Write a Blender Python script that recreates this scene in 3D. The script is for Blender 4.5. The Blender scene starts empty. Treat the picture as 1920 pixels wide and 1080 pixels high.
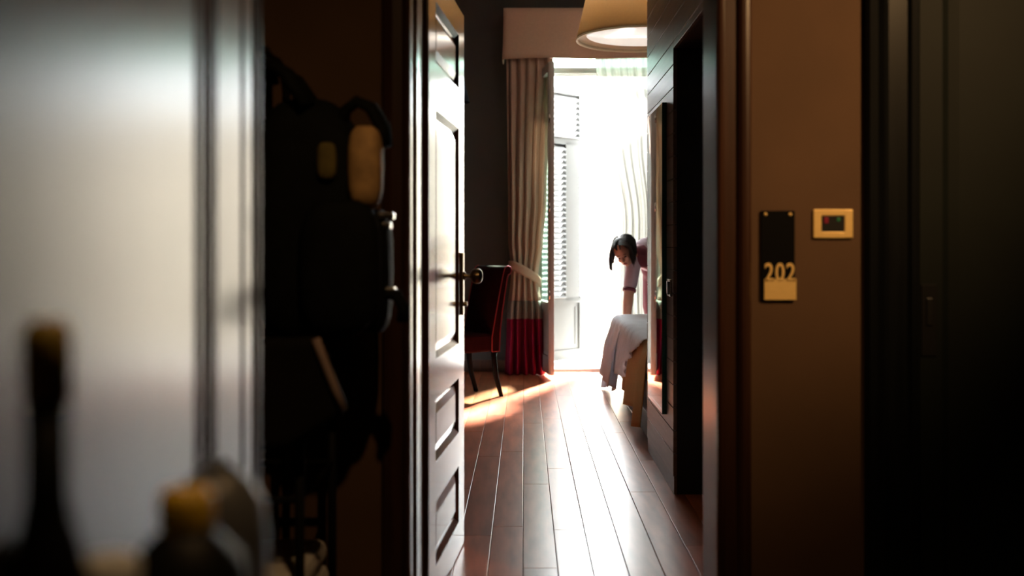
import bpy, bmesh, math, random
from mathutils import Vector, Matrix
R = math.radians
random.seed(7)
SC = bpy.context.scene
COL = SC.collection

# ------------------------------------------------------------------ camera
cd = bpy.data.cameras.new('camera'); cam = bpy.data.objects.new('camera', cd); COL.objects.link(cam)
cam.location = (0, 0, 1.19); cam.rotation_euler = (R(90), 0, 0)
cd.sensor_width = 36; cd.lens = 36.0
cd.shift_x = -23 / 1920; cd.shift_y = -81 / 1920
cd.clip_start = 0.02; cd.clip_end = 400
cd.dof.use_dof = True; cd.dof.focus_distance = 5.6; cd.dof.aperture_fstop = 1.7
SC.camera = cam

# ------------------------------------------------------------------ world, sun, exposure
W = bpy.data.worlds.new('sky'); SC.world = W; W.use_nodes = True
bg = W.node_tree.nodes['Background']
bg.inputs[0].default_value = (0.93, 0.98, 1.0, 1); bg.inputs[1].default_value = 24.0
sd = bpy.data.lights.new('sun', 'SUN'); sd.energy = 55; sd.angle = R(5); sd.color = (1, .93, .84)
sun = bpy.data.objects.new('sun', sd); COL.objects.link(sun)
sun.rotation_euler = Vector((-.41, -1.0, -.92)).to_track_quat('-Z', 'Y').to_euler()
sun.location = (6, 16, 14)
pd = bpy.data.lights.new('window_portal', 'AREA'); pd.shape = 'RECTANGLE'; pd.size = 1.4; pd.size_y = 3.0
pd.cycles.is_portal = True
po = bpy.data.objects.new('window_portal', pd); COL.objects.link(po)
po.location = (.8, 10.02, 1.52); po.rotation_euler = (R(-90), 0, 0)   # faces -Y
SC.view_settings.view_transform = 'Standard'; SC.view_settings.look = 'None'
SC.view_settings.gamma = 1; SC.view_settings.exposure = 0.75
SC.view_settings.use_curve_mapping = False
SC.cycles.caustics_reflective = False; SC.cycles.caustics_refractive = False

# ------------------------------------------------------------------ materials
def mat(name, col, rough=.5, metal=0, var=.15, scale=6, bump=0, bscale=40, coat=0, coat_r=.05, ior=1.5,
        trans=0, sheen=0, stretch=(1, 1, 1), rvar=0, objrand=0, emis=None, spec=.5, detail=5):
    m = bpy.data.materials.new(name); m.use_nodes = True
    nt = m.node_tree; b = nt.nodes['Principled BSDF']; L = nt.links.new
    g = nt.nodes.new('ShaderNodeNewGeometry')
    mp = nt.nodes.new('ShaderNodeMapping'); mp.inputs['Scale'].default_value = stretch
    L(g.outputs['Position'], mp.inputs[0])
    n = nt.nodes.new('ShaderNodeTexNoise'); n.inputs['Scale'].default_value = scale; n.inputs['Detail'].default_value = detail
    L(mp.outputs[0], n.inputs['Vector'])
    cr = nt.nodes.new('ShaderNodeMapRange')
    cr.inputs[1].default_value = .25; cr.inputs[2].default_value = .75
    cr.inputs[3].default_value = 1 - var; cr.inputs[4].default_value = 1 + var
    L(n.outputs[0], cr.inputs[0])
    fac = cr.outputs[0]
    if objrand:
        oi = nt.nodes.new('ShaderNodeObjectInfo')
        r2 = nt.nodes.new('ShaderNodeMapRange'); r2.inputs[3].default_value = 1 - objrand; r2.inputs[4].default_value = 1 + objrand
        L(oi.outputs['Random'], r2.inputs[0])
        mm = nt.nodes.new('ShaderNodeMath'); mm.operation = 'MULTIPLY'
        L(fac, mm.inputs[0]); L(r2.outputs[0], mm.inputs[1]); fac = mm.outputs[0]
    vm = nt.nodes.new('ShaderNodeVectorMath'); vm.operation = 'SCALE'
    vm.inputs[0].default_value = col[:3]; L(fac, vm.inputs['Scale'])
    L(vm.outputs[0], b.inputs['Base Color'])
    b.inputs['Roughness'].default_value = rough
    if rvar:
        rr = nt.nodes.new('ShaderNodeMapRange'); rr.inputs[1].default_value = .3; rr.inputs[2].default_value = .7
        rr.inputs[3].default_value = max(.02, rough - rvar); rr.inputs[4].default_value = rough + rvar
        L(n.outputs[0], rr.inputs[0]); L(rr.outputs[0], b.inputs['Roughness'])
    b.inputs['Metallic'].default_value = metal; b.inputs['IOR'].default_value = ior
    b.inputs['Specular IOR Level'].default_value = spec
    b.inputs['Coat Weight'].default_value = coat; b.inputs['Coat Roughness'].default_value = coat_r
    b.inputs['Transmission Weight'].default_value = trans
    b.inputs['Sheen Weight'].default_value = sheen
    if emis:
        b.inputs['Emission Color'].default_value = (*emis[0], 1); b.inputs['Emission Strength'].default_value = emis[1]
    if bump:
        bn = nt.nodes.new('ShaderNodeTexNoise'); bn.inputs['Scale'].default_value = bscale; bn.inputs['Detail'].default_value = 3
        L(mp.outputs[0], bn.inputs['Vector'])
        bp = nt.nodes.new('ShaderNodeBump'); bp.inputs['Strength'].default_value = bump; bp.inputs['Distance'].default_value = .01
        L(bn.outputs[0], bp.inputs['Height']); L(bp.outputs[0], b.inputs['Normal'])
    return m

def cloth_mat(name, col, transl=.4, transp=0, tcol=None, bump=.15):
    m = bpy.data.materials.new(name); m.use_nodes = True
    nt = m.node_tree; L = nt.links.new; out = nt.nodes['Material Output']; b = nt.nodes['Principled BSDF']
    b.inputs['Roughness'].default_value = .9; b.inputs['Specular IOR Level'].default_value = .15
    g = nt.nodes.new('ShaderNodeNewGeometry')
    n = nt.nodes.new('ShaderNodeTexNoise'); n.inputs['Scale'].default_value = 60; L(g.outputs['Position'], n.inputs['Vector'])
    cr = nt.nodes.new('ShaderNodeMapRange'); cr.inputs[3].default_value = .88; cr.inputs[4].default_value = 1.08; L(n.outputs[0], cr.inputs[0])
    vm = nt.nodes.new('ShaderNodeVectorMath'); vm.operation = 'SCALE'; vm.inputs[0].default_value = col; L(cr.outputs[0], vm.inputs['Scale'])
    L(vm.outputs[0], b.inputs['Base Color'])
    bp = nt.nodes.new('ShaderNodeBump'); bp.inputs['Strength'].default_value = bump; bp.inputs['Distance'].default_value = .004
    L(n.outputs[0], bp.inputs['Height']); L(bp.outputs[0], b.inputs['Normal'])
    t = nt.nodes.new('ShaderNodeBsdfTranslucent'); t.inputs[0].default_value = (*(tcol or col), 1)
    mx = nt.nodes.new('ShaderNodeMixShader'); mx.inputs[0].default_value = transl
    L(b.outputs[0], mx.inputs[1]); L(t.outputs[0], mx.inputs[2]); last = mx
    if transp:
        tr = nt.nodes.new('ShaderNodeBsdfTransparent')
        m2 = nt.nodes.new('ShaderNodeMixShader'); m2.inputs[0].default_value = transp
        L(mx.outputs[0], m2.inputs[1]); L(tr.outputs[0], m2.inputs[2]); last = m2
    L(last.outputs[0], out.inputs[0])
    return m

def glass_mat(name, tint):
    m = bpy.data.materials.new(name); m.use_nodes = True
    nt = m.node_tree; L = nt.links.new; out = nt.nodes['Material Output']
    nt.nodes.remove(nt.nodes['Principled BSDF'])
    tr = nt.nodes.new('ShaderNodeBsdfTransparent'); tr.inputs[0].default_value = (*tint, 1)
    gl = nt.nodes.new('ShaderNodeBsdfGlossy'); gl.inputs['Roughness'].default_value = .02
    mx = nt.nodes.new('ShaderNodeMixShader')
    mx.inputs[0].default_value = .10; L(tr.outputs[0], mx.inputs[1]); L(gl.outputs[0], mx.inputs[2]); L(mx.outputs[0], out.inputs[0])
    return m

M = {}
M['varnish'] = mat('dark_varnished_wood', (.030, .012, .009), .16, var=.3, scale=3, stretch=(14, 14, 1), coat=.8, coat_r=.1)
M['leafvarnish'] = mat('glossy_varnished_door', (.030, .014, .011), .285, var=.3, scale=3, stretch=(14, 14, 1), spec=.30)
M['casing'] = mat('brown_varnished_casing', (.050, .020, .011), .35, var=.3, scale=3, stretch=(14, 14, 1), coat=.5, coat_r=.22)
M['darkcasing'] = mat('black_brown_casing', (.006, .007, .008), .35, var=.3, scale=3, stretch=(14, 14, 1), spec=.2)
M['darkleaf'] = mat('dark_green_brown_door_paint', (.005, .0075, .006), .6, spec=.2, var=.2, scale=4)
M['corrwall'] = mat('taupe_corridor_plaster', (.115, .062, .032), .85, var=.12, scale=4, bump=.08, bscale=160)
M['corrceil'] = mat('corridor_ceiling_paint', (.22, .17, .13), .9, var=.05)
M['corrfloor'] = mat('dark_corridor_carpet', (.03, .02, .02), .95, var=.3, scale=80, bump=.3, bscale=300)
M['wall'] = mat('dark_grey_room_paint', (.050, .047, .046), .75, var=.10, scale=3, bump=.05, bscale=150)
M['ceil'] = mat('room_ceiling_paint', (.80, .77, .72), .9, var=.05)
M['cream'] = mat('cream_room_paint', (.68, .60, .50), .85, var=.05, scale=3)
M['facade'] = mat('ochre_plaster_facade', (.60, .50, .38), .9, var=.1, scale=.6)
M['gap'] = mat('black_joint', (.006, .005, .005), .9, var=.1)
M['plank'] = mat('red_brown_floor_wood', (.42, .125, .066), .285, var=.34, scale=3.0, stretch=(6, 1.0, 1), objrand=.25, detail=4, spec=.22)
M['wpanel'] = mat('dark_brown_wall_plank_wood', (.15, .098, .076), .36, spec=.25, var=.25, scale=3, stretch=(14, 1, 14), objrand=.15, bump=.04, bscale=30)
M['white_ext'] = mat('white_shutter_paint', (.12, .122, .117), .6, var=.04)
M['frame'] = mat('grey_white_window_paint', (.33, .31, .30), .4, var=.05)
M['whitepaint'] = mat('white_gloss_paint', (.80, .82, .80), .4, var=.03)
M['stone'] = mat('pale_balcony_stone', (.62, .61, .58), .8, var=.08)
M['glass'] = glass_mat('greenish_window_glass', (.78, .96, .87))
M['mirror'] = mat('mirror_silver', (.80, .86, .83), .015, metal=1, var=.0)
M['mirroredge'] = mat('green_glass_edge', (.008, .045, .034), .15, var=.1)
M['brass'] = mat('aged_brass', (.20, .14, .075), .28, metal=1, var=.3, scale=30)
M['gold'] = mat('brushed_gold_metal', (1.0, .70, .27), .42, metal=.2, var=.12, scale=40, stretch=(1, 1, 20))
M['chrome'] = mat('brushed_chrome', (.65, .65, .66), .22, metal=1, var=.1)
M['black'] = mat('black_plastic', (.008, .008, .008), .4, var=.2)
M['blackpanel'] = mat('black_sign_panel', (.003, .003, .003), .6, var=.1, spec=.08)
M['led_r'] = mat('red_indicator', (.10, .004, .006), .4, emis=((1, .02, .05), .05))
M['led_g'] = mat('green_indicator', (.01, .05, .015), .4, emis=((.1, 1, .2), .03))
M['redfab'] = mat('dark_red_velvet', (.018, .001, .0017), .9, var=.2, scale=20, spec=.1, bump=.1, bscale=300)
M['redpipe'] = mat('lit_red_piping', (.22, .010, .018), .7, var=.1)  # brighter than the velvet, stands for the window-lit rim of the backrest
M['legwood'] = mat('black_stained_leg_wood', (.006, .005, .005), .7, var=.3, spec=.04)
M['curt_b'] = cloth_mat('beige_curtain_cloth', (.46, .305, .25), .25)
M['curt_g'] = cloth_mat('grey_curtain_band', (.26, .23, .21), .22)
M['curt_r'] = cloth_mat('crimson_curtain_band', (.26, .010, .045), .30, tcol=(.4, .012, .06))
M['val'] = cloth_mat('taupe_valance_cloth', (.58, .40, .31), .18)
M['sheer'] = cloth_mat('white_sheer_cloth', (.30, .30, .275), .65, transp=.02, bump=0)
M['shade'] = cloth_mat('tan_lampshade_cloth', (.62, .52, .38), .42, tcol=(.62, .51, .37))
M['shade_in'] = mat('cream_shade_lining', (.80, .70, .50), .8, var=.03)
M['diff'] = mat('white_glossy_diffuser', (.90, .92, .90), .12, var=.02, emis=((1, .96, .88), .35))
M['sconce'] = cloth_mat('navy_shade_cloth', (.015, .018, .035), .1)
M['spread'] = cloth_mat('white_bedspread_cotton', (.80, .85, .90), .42, tcol=(.60, .50, .47))
M['sheet'] = cloth_mat('white_sheet_cotton', (.64, .66, .70), .40)
M['blanket'] = cloth_mat('gold_blanket_wool', (.56, .32, .13), .45, tcol=(.7, .40, .16))
M['mattress'] = cloth_mat('mattress_ticking', (.55, .52, .5), .1)
M['bedwood'] = mat('dark_bed_frame_wood', (.02, .012, .010), .4, var=.3)
M['skin'] = mat('warm_skin', (.42, .215, .145), .5, var=.08, scale=30)
M['lips'] = mat('lip_skin', (.35, .09, .08), .45, var=.1)
M['eye'] = mat('dark_eye', (.02, .012, .01), .15, var=.1)
M['hair'] = mat('dark_brown_hair', (.008, .005, .005), .5, var=.4, scale=60, spec=.35)
M['lilac'] = mat('lilac_uniform_cotton', (.46, .36, .43), .85, var=.08, scale=30, bump=.15, bscale=90)
M['maroon'] = mat('maroon_uniform_trim', (.115, .012, .028), .8, var=.12, scale=30)
M['shoe'] = mat('black_shoe_leather', (.012, .011, .011), .4, var=.2)
M['nylon'] = mat('black_nylon', (.005, .006, .006), .8, var=.3, scale=25, bump=.15, bscale=60, spec=.15)
M['tan'] = mat('tan_canvas_panel', (.50, .31, .13), .75, var=.35, scale=22)
M['olive'] = mat('olive_canvas_patch', (.14, .11, .025), .8, var=.3, scale=25)
M['bin'] = mat('charcoal_linen_bag', (.010, .009, .008), .9, var=.2, spec=.1)
M['lit_piping'] = mat('window_lit_pink_edge', (.30, .22, .20), .8, var=.1)  # window light on the linen bag's edge, put into a pale colour
M['towel'] = mat('white_towel_cotton', (.75, .74, .72), .95, var=.06, bump=.4, bscale=250)
M['steel'] = mat('dark_painted_steel', (.008, .008, .008), .6, var=.2, spec=.15)
M['botblack'] = mat('black_bottle_plastic', (.006, .007, .007), .5, var=.2, spec=.2)
M['yellow'] = mat('yellow_cap_plastic', (.80, .54, .05), .45, var=.1)
M['oliveplastic'] = mat('olive_trigger_plastic', (.40, .30, .05), .5, var=.15)
M['greyplastic'] = mat('translucent_grey_plastic', (.16, .17, .19), .4, var=.1, trans=.35)
M['whiteplastic'] = mat('white_cap_plastic', (.7, .74, .78), .4, var=.05)
M['lampwhite'] = mat('downlight_lens', (.9, .8, .6), .5, var=.02, emis=((1, .66, .32), 12))

# ------------------------------------------------------------------ mesh helpers
class MB:
    def __init__(s): s.v = []; s.f = []; s.sm = []
    def add(s, vs, fs, smooth=False):
        o = len(s.v); s.v += [tuple(v) for v in vs]
        for f in fs: s.f.append(tuple(i + o for i in f)); s.sm.append(smooth)
        return s
    def box(s, a, b, ch=0):
        x0, y0, z0 = a; x1, y1, z1 = b
        if ch:
            bm = bmesh.new(); bmesh.ops.create_cube(bm, size=1)
            for v in bm.verts:
                v.co = Vector(((x0 + x1) / 2 + v.co.x * (x1 - x0), (y0 + y1) / 2 + v.co.y * (y1 - y0), (z0 + z1) / 2 + v.co.z * (z1 - z0)))
            bmesh.ops.bevel(bm, geom=bm.edges[:], offset=ch, segments=2, affect='EDGES', profile=.5)
            return s.addbm(bm)
        vs = [(x, y, z) for z in (z0, z1) for x, y in ((x0, y0), (x1, y0), (x1, y1), (x0, y1))]
        return s.add(vs, [(3, 2, 1, 0), (4, 5, 6, 7), (0, 1, 5, 4), (1, 2, 6, 5), (2, 3, 7, 6), (3, 0, 4, 7)])
    def addbm(s, bm, smooth=False):
        bm.verts.index_update()
        s.add([v.co[:] for v in bm.verts], [[v.index for v in f.verts] for f in bm.faces], smooth); bm.free(); return s
    def prism(s, poly, z0, z1, smooth=False):      # plan polygon (x,y) ccw, extruded in z
        n = len(poly)
        vs = [(x, y, z0) for x, y in poly] + [(x, y, z1) for x, y in poly]
        fs = [(i, (i + 1) % n, n + (i + 1) % n, n + i) for i in range(n)]
        s.add(vs, fs, smooth)
        return s.add(vs, [tuple(range(n))[::-1], tuple(range(n, 2 * n))])
    def tube(s, pts, r, n=10, caps=True, flat=1.0):
        pts = [Vector(p) for p in pts]; rs = r if isinstance(r, (list, tuple)) else [r] * len(pts)
        vs = []; fs = []; ref = None
        for i, p in enumerate(pts):
            t = (pts[min(i + 1, len(pts) - 1)] - pts[max(i - 1, 0)]).normalized()
            if ref is None: ref = Vector((0, 0, 1)) if abs(t.z) < .9 else Vector((1, 0, 0))
            a = (ref - t * ref.dot(t)).normalized(); b = t.cross(a); ref = a
            for k in range(n):
                w = 2 * math.pi * k / n
                vs.append(p + a * math.cos(w) * rs[i] + b * math.sin(w) * rs[i] * flat)
        for i in range(len(pts) - 1):
            for k in range(n):
                fs.append((i * n + k, i * n + (k + 1) % n, (i + 1) * n + (k + 1) % n, (i + 1) * n + k))
        if caps:
            fs.append(tuple(range(n))[::-1]); fs.append(tuple(range((len(pts) - 1) * n, len(pts) * n)))
        return s.add(vs, fs, True)
    def lathe(s, prof, c=(0, 0, 0), n=32, axis='Z'):
        vs = []; fs = []; m = len(prof)
        for r, z in prof:
            for k in range(n):
                w = 2 * math.pi * k / n; x, y = r * math.cos(w), r * math.sin(w)
                if axis == 'Z': p = (x, y, z)
                elif axis == 'X': p = (z, x, y)
                else: p = (y, z, x)
                vs.append((p[0] + c[0], p[1] + c[1], p[2] + c[2]))
        for i in range(m - 1):
            for k in range(n): fs.append((i * n + k, i * n + (k + 1) % n, (i + 1) * n + (k + 1) % n, (i + 1) * n + k))
        return s.add(vs, fs, True)
    def ell(s, c, r, rot=None, n=20, mfn=None):
        bm = bmesh.new(); bmesh.ops.create_uvsphere(bm, u_segments=n, v_segments=max(6, n // 2), radius=1)
        for v in bm.verts:
            p = v.co.copy()
            if mfn: p = mfn(p)
            p = Vector((p.x * r[0], p.y * r[1], p.z * r[2]))
            v.co = (rot @ p if rot else p) + Vector(c)
        return s.addbm(bm, True)
    def cone(s, p, q, r0, r1, n=14):               # tapered capsule
        p, q = Vector(p), Vector(q); d = (q - p).normalized(); pts = []; rs = []
        for k in range(4): a = k / 4 * math.pi / 2; pts.append(p - d * r0 * math.cos(a)); rs.append(max(r0 * math.sin(a), r0 * .04))
        pts.append(p); rs.append(r0); pts.append(q); rs.append(r1)
        for k in range(3, -1, -1): a = k / 4 * math.pi / 2; pts.append(q + d * r1 * math.cos(a)); rs.append(max(r1 * math.sin(a), r1 * .04))
        return s.tube(pts, rs, n)
    def grid(s, fn, nu, nv, smooth=True):
        vs = [fn(i / nu, j / nv) for j in range(nv + 1) for i in range(nu + 1)]; w = nu + 1
        fs = [(j * w + i, j * w + i + 1, (j + 1) * w + i + 1, (j + 1) * w + i) for j in range(nv) for i in range(nu)]
        return s.add(vs, fs, smooth)
    def mesh(s, name, m):
        me = bpy.data.meshes.new(name); me.from_pydata(s.v, [], s.f); me.validate()
        if len(me.polygons) == len(s.sm): me.polygons.foreach_set('use_smooth', s.sm)
        me.materials.append(m); me.update(); return me
    def build(s, name, m, parent=None, tr=None):
        o = bpy.data.objects.new(name, s.mesh(name, m)); COL.objects.link(o)
        if parent: o.parent = parent
        if tr: o.matrix_local = tr
        return o

def tag(o, label=None, cat=None, group=None, kind=None):
    if label: o['label'] = label
    if cat: o['category'] = cat
    if group: o['group'] = group
    if kind: o['kind'] = kind
    return o
def empty(name, loc=(0, 0, 0), rz=0, label=None, cat=None, group=None, kind=None):
    o = bpy.data.objects.new(name, None); COL.objects.link(o); o.location = loc; o.rotation_euler = (0, 0, rz)
    o.empty_display_size = .05
    return tag(o, label, cat, group, kind)
def struct(o, label=None, cat=None): return tag(o, label, cat, None, 'structure')
def solid(o, t=.003, off=0):
    md = o.modifiers.new('thickness', 'SOLIDIFY'); md.thickness = t; md.offset = off; return o
def recalc(o):
    bm = bmesh.new(); bm.from_mesh(o.data); bmesh.ops.recalc_face_normals(bm, faces=bm.faces); bm.to_mesh(o.data); bm.free(); return o

# ------------------------------------------------------------------ the setting: dimensions
YW0, YW1 = 2.97, 3.16          # wall between corridor and room 202
YB = 9.62                      # face of the window wall
XL, XR = -.98, 4.4             # room side walls
CH = 3.72                      # room ceiling
XP = .71                       # wood-panelled partition face
CZ = 2.75                      # corridor ceiling

# floor base and planks
fb = MB().box((XL, YW0, -.12), (XR, YB + .45, -.018)).build('floor', M['gap']); struct(fb, 'red-brown plank floor of the hotel room', 'floor')
pw = .128
pm = MB().box((-pw / 2 + .0012, -.5, -.018), (pw / 2 - .0012, .5, 0), ch=.0014).mesh('plank', M['plank'])
k = -8
for k in range(-7, 30):
    xc = -.005 + pw * (k + .5)
    if xc - pw / 2 < XL or xc > 3.4: continue
    y = YW0 - random.uniform(0, .9)
    while y < YB + .4:
        Ln = random.uniform(1.15, 1.75)
        y0, y1 = max(y, YW0), min(y + Ln, YB + .4)
        if y1 - y0 > .12:
            hidden = xc > XP + .15 and y1 < 5.95
            if not hidden:
                o = bpy.data.objects.new('plank', pm); COL.objects.link(o); o.parent = fb
                o.location = (xc, (y0 + y1) / 2, 0); o.scale = (1, (y1 - y0) - .0016, 1)
        y += Ln

cf = MB().box((-2.6, -.9, -.12), (3.6, YW0, 0)).build('floor_corridor', M['corrfloor']); struct(cf, 'dark corridor carpet', 'floor')
cc = MB().box((-2.6, -.9, CZ), (3.6, YW0, CZ + .1)).build('ceiling_corridor', M['corrceil']); struct(cc, 'plain corridor ceiling', 'ceiling')
rc = MB().box((XL - .15, YW1, CH), (XR + .15, YB + .4, CH + .1)).build('ceiling', M['ceil']); struct(rc, 'plain ceiling of the hotel room', 'ceiling')

# wall with the doorway of room 202 and the neighbouring door
DL, DR, DT = -.345, .58, 2.16
NL, NR, NT = 1.135, 2.02, 2.16
def wall_holes(mb, x0, x1, y0, y1, z1, holes, z0=0):
    x = x0
    for a, b, t in holes:
        mb.box((x, y0, z0), (a, y1, z1)); mb.box((a, y0, t), (b, y1, z1)); x = b
    mb.box((x, y0, z0), (x1, y1, z1)); return mb
mb = wall_holes(MB(), -2.6, 3.6, YW0, YW0 + .1, CZ + .1, [(DL, DR, DT), (NL, NR, NT)])
o = mb.build('wall_corridor', M['corrwall']); struct(o, 'taupe corridor wall around the doorway of room 202', 'wall')
mb = wall_holes(MB(), XL - .15, XR + .15, YW0 + .1, YW1, CH + .1, [(DL, DR, DT), (NL, NR, NT)])
o = mb.build('wall_front', M['cream']); struct(o, 'cream inner face of the doorway wall', 'wall')
# near wall with the doorway the camera looks out of
mb = wall_holes(MB(), -2.6, 3.6, .42, .62, CZ, [(-.36, .56, 2.3)])
o = mb.build('wall_near', M['corrwall']); struct(o, 'corridor wall opposite room 202', 'wall')
mb = MB().box((-1.6, -.9, 0), (1.8, -.8, CZ)).box((-1.6, -.8, 0), (-1.5, .42, CZ)).box((1.7, -.8, 0), (1.8, .42, CZ))
o = mb.build('wall_service_room', M['corrwall']); struct(o, 'walls of the small service room', 'wall')
o = MB().box((-2.7, .42, 0), (-2.6, YW0, CZ)).build('wall_corridor_left', M['corrwall']); struct(o, 'left end of the corridor', 'wall')
o = MB().box((3.6, .42, 0), (3.7, YW0, CZ)).build('wall_corridor_right', M['corrwall']); struct(o, 'right end of the corridor', 'wall')

# room walls
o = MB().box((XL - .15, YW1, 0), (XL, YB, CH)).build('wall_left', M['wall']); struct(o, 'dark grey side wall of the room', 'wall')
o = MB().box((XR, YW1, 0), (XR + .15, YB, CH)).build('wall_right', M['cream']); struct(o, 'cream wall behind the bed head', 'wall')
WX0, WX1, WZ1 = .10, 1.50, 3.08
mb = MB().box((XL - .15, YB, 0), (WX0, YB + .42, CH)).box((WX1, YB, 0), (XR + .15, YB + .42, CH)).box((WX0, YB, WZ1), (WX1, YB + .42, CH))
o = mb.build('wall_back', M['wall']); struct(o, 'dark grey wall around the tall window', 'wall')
o = MB().box((XL, YB - .018, 0), (WX0 - .02, YB, .11), ch=.004).build('baseboard_back', M['casing']); struct(o, 'brown baseboard under the window wall', 'baseboard')
o = MB().box((XL, YW1, 0), (XL + .018, YB - .02, .11), ch=.004).build('baseboard_left', M['casing']); struct(o, 'brown baseboard along the side wall', 'baseboard')

# partition: backing, planks, bathroom void
OY0, OY1, OZ = 3.98, 4.88, 2.125
mb = MB().box((XP + .018, YW1, 0), (XP + .14, OY0, CH)).box((XP + .018, OY0, OZ), (XP + .14, OY1, CH)).box((XP + .018, OY1, 0), (XP + .14, 5.915, CH))
mb.box((XP + .14, 5.80, 0), (XR, 5.915, CH))
part = mb.build('wall_partition', M['gap']); struct(part, 'dark wooden wall of horizontal planks beside the bathroom opening', 'wall')
ph = .1092
def wplank(y0, y1, z0, z1):
    MB().box((XP, y0 + .0008, z0 + .0022), (XP + .018, y1 - .0008, z1 - .0022), ch=.0016).build('plank', M['wpanel'], part)
z = .085
while z < CH:
    z1 = min(z + ph, CH)
    wplank(OY1, 5.92, z, z1)
    if z >= OZ - .02: wplank(YW1, OY1, max(z, OZ), z1)
    elif z1 > OZ: wplank(YW1, OY1, OZ, z1)
    else: wplank(YW1, OY0, z, z1)
    z += ph
o = MB().box((XP + .004, OY1, 0), (XP + .018, 5.92, .083)).build('skirting', M['wpanel'], part)
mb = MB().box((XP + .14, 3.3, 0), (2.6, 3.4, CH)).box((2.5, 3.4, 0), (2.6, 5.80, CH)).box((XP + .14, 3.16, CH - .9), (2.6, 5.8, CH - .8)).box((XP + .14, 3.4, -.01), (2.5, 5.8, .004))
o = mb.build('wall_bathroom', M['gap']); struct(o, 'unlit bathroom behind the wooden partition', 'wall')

# door frame of room 202
def frame_side(mb, pts, mirror_x=None, z1=2.16):
    poly = pts if mirror_x is None else [(2 * mirror_x - x, y) for x, y in pts][::-1]
    return mb.prism(poly, 0, z1)
LP = [(-.347, 3.205), (-.347, 2.969), (-.41, 2.969), (-.41, 2.952), (-.402, 2.944), (-.388, 2.940), (-.380, 2.946), (-.352, 2.946), (-.346, 2.932),
      (-.336, 2.926), (-.328, 2.932), (-.326, 2.95), (-.326, 3.03), (-.3175, 3.034), (-.3175, 3.205)]
tf = empty('trim_1', (0, 0, 0), 0, 'stepped dark wooden frame of the doorway of room 202', 'door frame', None, 'structure')
frame_side(MB(), LP).build('jamb', M['casing'], tf)
RP = [(.5595, 3.205), (.5595, 3.034), (.551, 3.03), (.551, 2.95), (.553, 2.932), (.561, 2.926), (.571, 2.932), (.577, 2.946), (.612, 2.946), (.616, 2.934), (.624, 2.926), (.634, 2.9235), (.644, 2.926), (.650, 2.934), (.653, 2.945), (.653, 2.969), (.581, 2.969), (.581, 3.205)]
frame_side(MB(), RP).build('jamb', M['casing'], tf)
MB().box((-.41, 2.935, 2.12), (.65, 3.2, 2.21), ch=.006).build('head', M['casing'], tf)

# ------------------------------------------------------------------ panelled door builder (local: u along the leaf, face on -w side)
def panel_door(root, wdt, hgt, th, panels, mtl, mold=.022, depth=.012):
    """leaf in local x (width), local y = thickness (front face y=0, goes to -th ... i.e. behind), z height"""
    mb = MB()
    # back slab behind the panels, stiles and rails proud of it
    mb.box((0, depth, 0.008), (wdt, th - depth, hgt))
    xs0, xs1 = panels[0][0], panels[0][1]
    for y0, y1 in ((0, depth), (th - depth, th)):
        mb.box((0, y0, .008), (xs0, y1, hgt)); mb.box((xs1, y0, .008), (wdt, y1, hgt))
        zz = .008
        for (a, b, z0, z1) in panels:
            mb.box((a, y0, zz), (b, y1, z0)); zz = z1
        mb.box((xs0, y0, zz), (xs1, y1, hgt))
    mb.build('leaf', mtl, root)
    for (a, b, z0, z1) in panels:
        m = mold
        pn = MB()
        # raised and fielded panel, front and back
        for fy, sg in ((depth, -1), (th - depth, 1)):
            i = m + .03
            vs = [(a + m, fy, z0 + m), (b - m, fy, z0 + m), (b - m, fy, z1 - m), (a + m, fy, z1 - m),
                  (a + i, fy + sg * .006, z0 + i), (b - i, fy + sg * .006, z0 + i), (b - i, fy + sg * .006, z1 - i), (a + i, fy + sg * .006, z1 - i)]
            fs = [(4, 5, 6, 7), (0, 1, 5, 4), (1, 2, 6, 5), (2, 3, 7, 6), (3, 0, 4, 7)]
            pn.add(vs, fs if sg < 0 else [f[::-1] for f in fs])
        pn.build('panel', mtl, root)
        md = MB()
        for fy, sg in ((depth, -1), (th - depth, 1)):
            e = fy + sg * depth * .9
            vs = [(a, e, z0), (b, e, z0), (b, e, z1), (a, e, z1), (a + m, fy, z0 + m), (b - m, fy, z0 + m), (b - m, fy, z1 - m), (a + m, fy, z1 - m)]
            fs = [(0, 1, 5, 4), (1, 2, 6, 5), (2, 3, 7, 6), (3, 0, 4, 7)]
            md.add(vs, fs if sg < 0 else [f[::-1] for f in fs])
        md.build('moulding', mtl, root)

# door_1: open leaf of room 202; hinge (-.302,3.24), far edge (-.24,4.077)
a1 = math.atan2(4.077 - 3.24, -.24 + .302)
d1 = empty('door_1', (-.302, 3.24, 0), a1, 'varnished panelled door of room 202 standing open into the room', 'door', None, 'structure')
dw = math.hypot(.062, .837)
panel_door(d1, dw, 2.1, .044, [(.135, .69, .129, .342), (.135, .69, .472, .679), (.135, .69, .812, 1.635), (.135, .69, 1.79, 1.994)], M['varnish'])
hp = MB().box((dw - .088, -.008, .915), (dw - .042, 0, 1.16), ch=.004).build('handle_plate', M['brass'], d1)
kn = MB()
kn.lathe([(.0, -.008), (.016, -.008), (.016, -.014), (.0085, -.018), (.0075, -.032), (.011, -.036), (.020, -.039), (.027, -.046), (.0305, -.056), (.030, -.066), (.025, -.075), (.015, -.081), (0, -.083)], (dw - .065, 0, 1.068), 28, 'Y')
tag(kn.build('knob', M['brass'], d1), 'round aged brass knob')
MB().lathe([(0, .052), (.016, .052), (.016, .06), (.0085, .064), (.0085, .078), (.02, .085), (.03, .10), (.025, .118), (0, .126)], (dw - .065, 0, 1.068), 24, 'Y').build('knob', M['brass'], d1)
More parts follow.
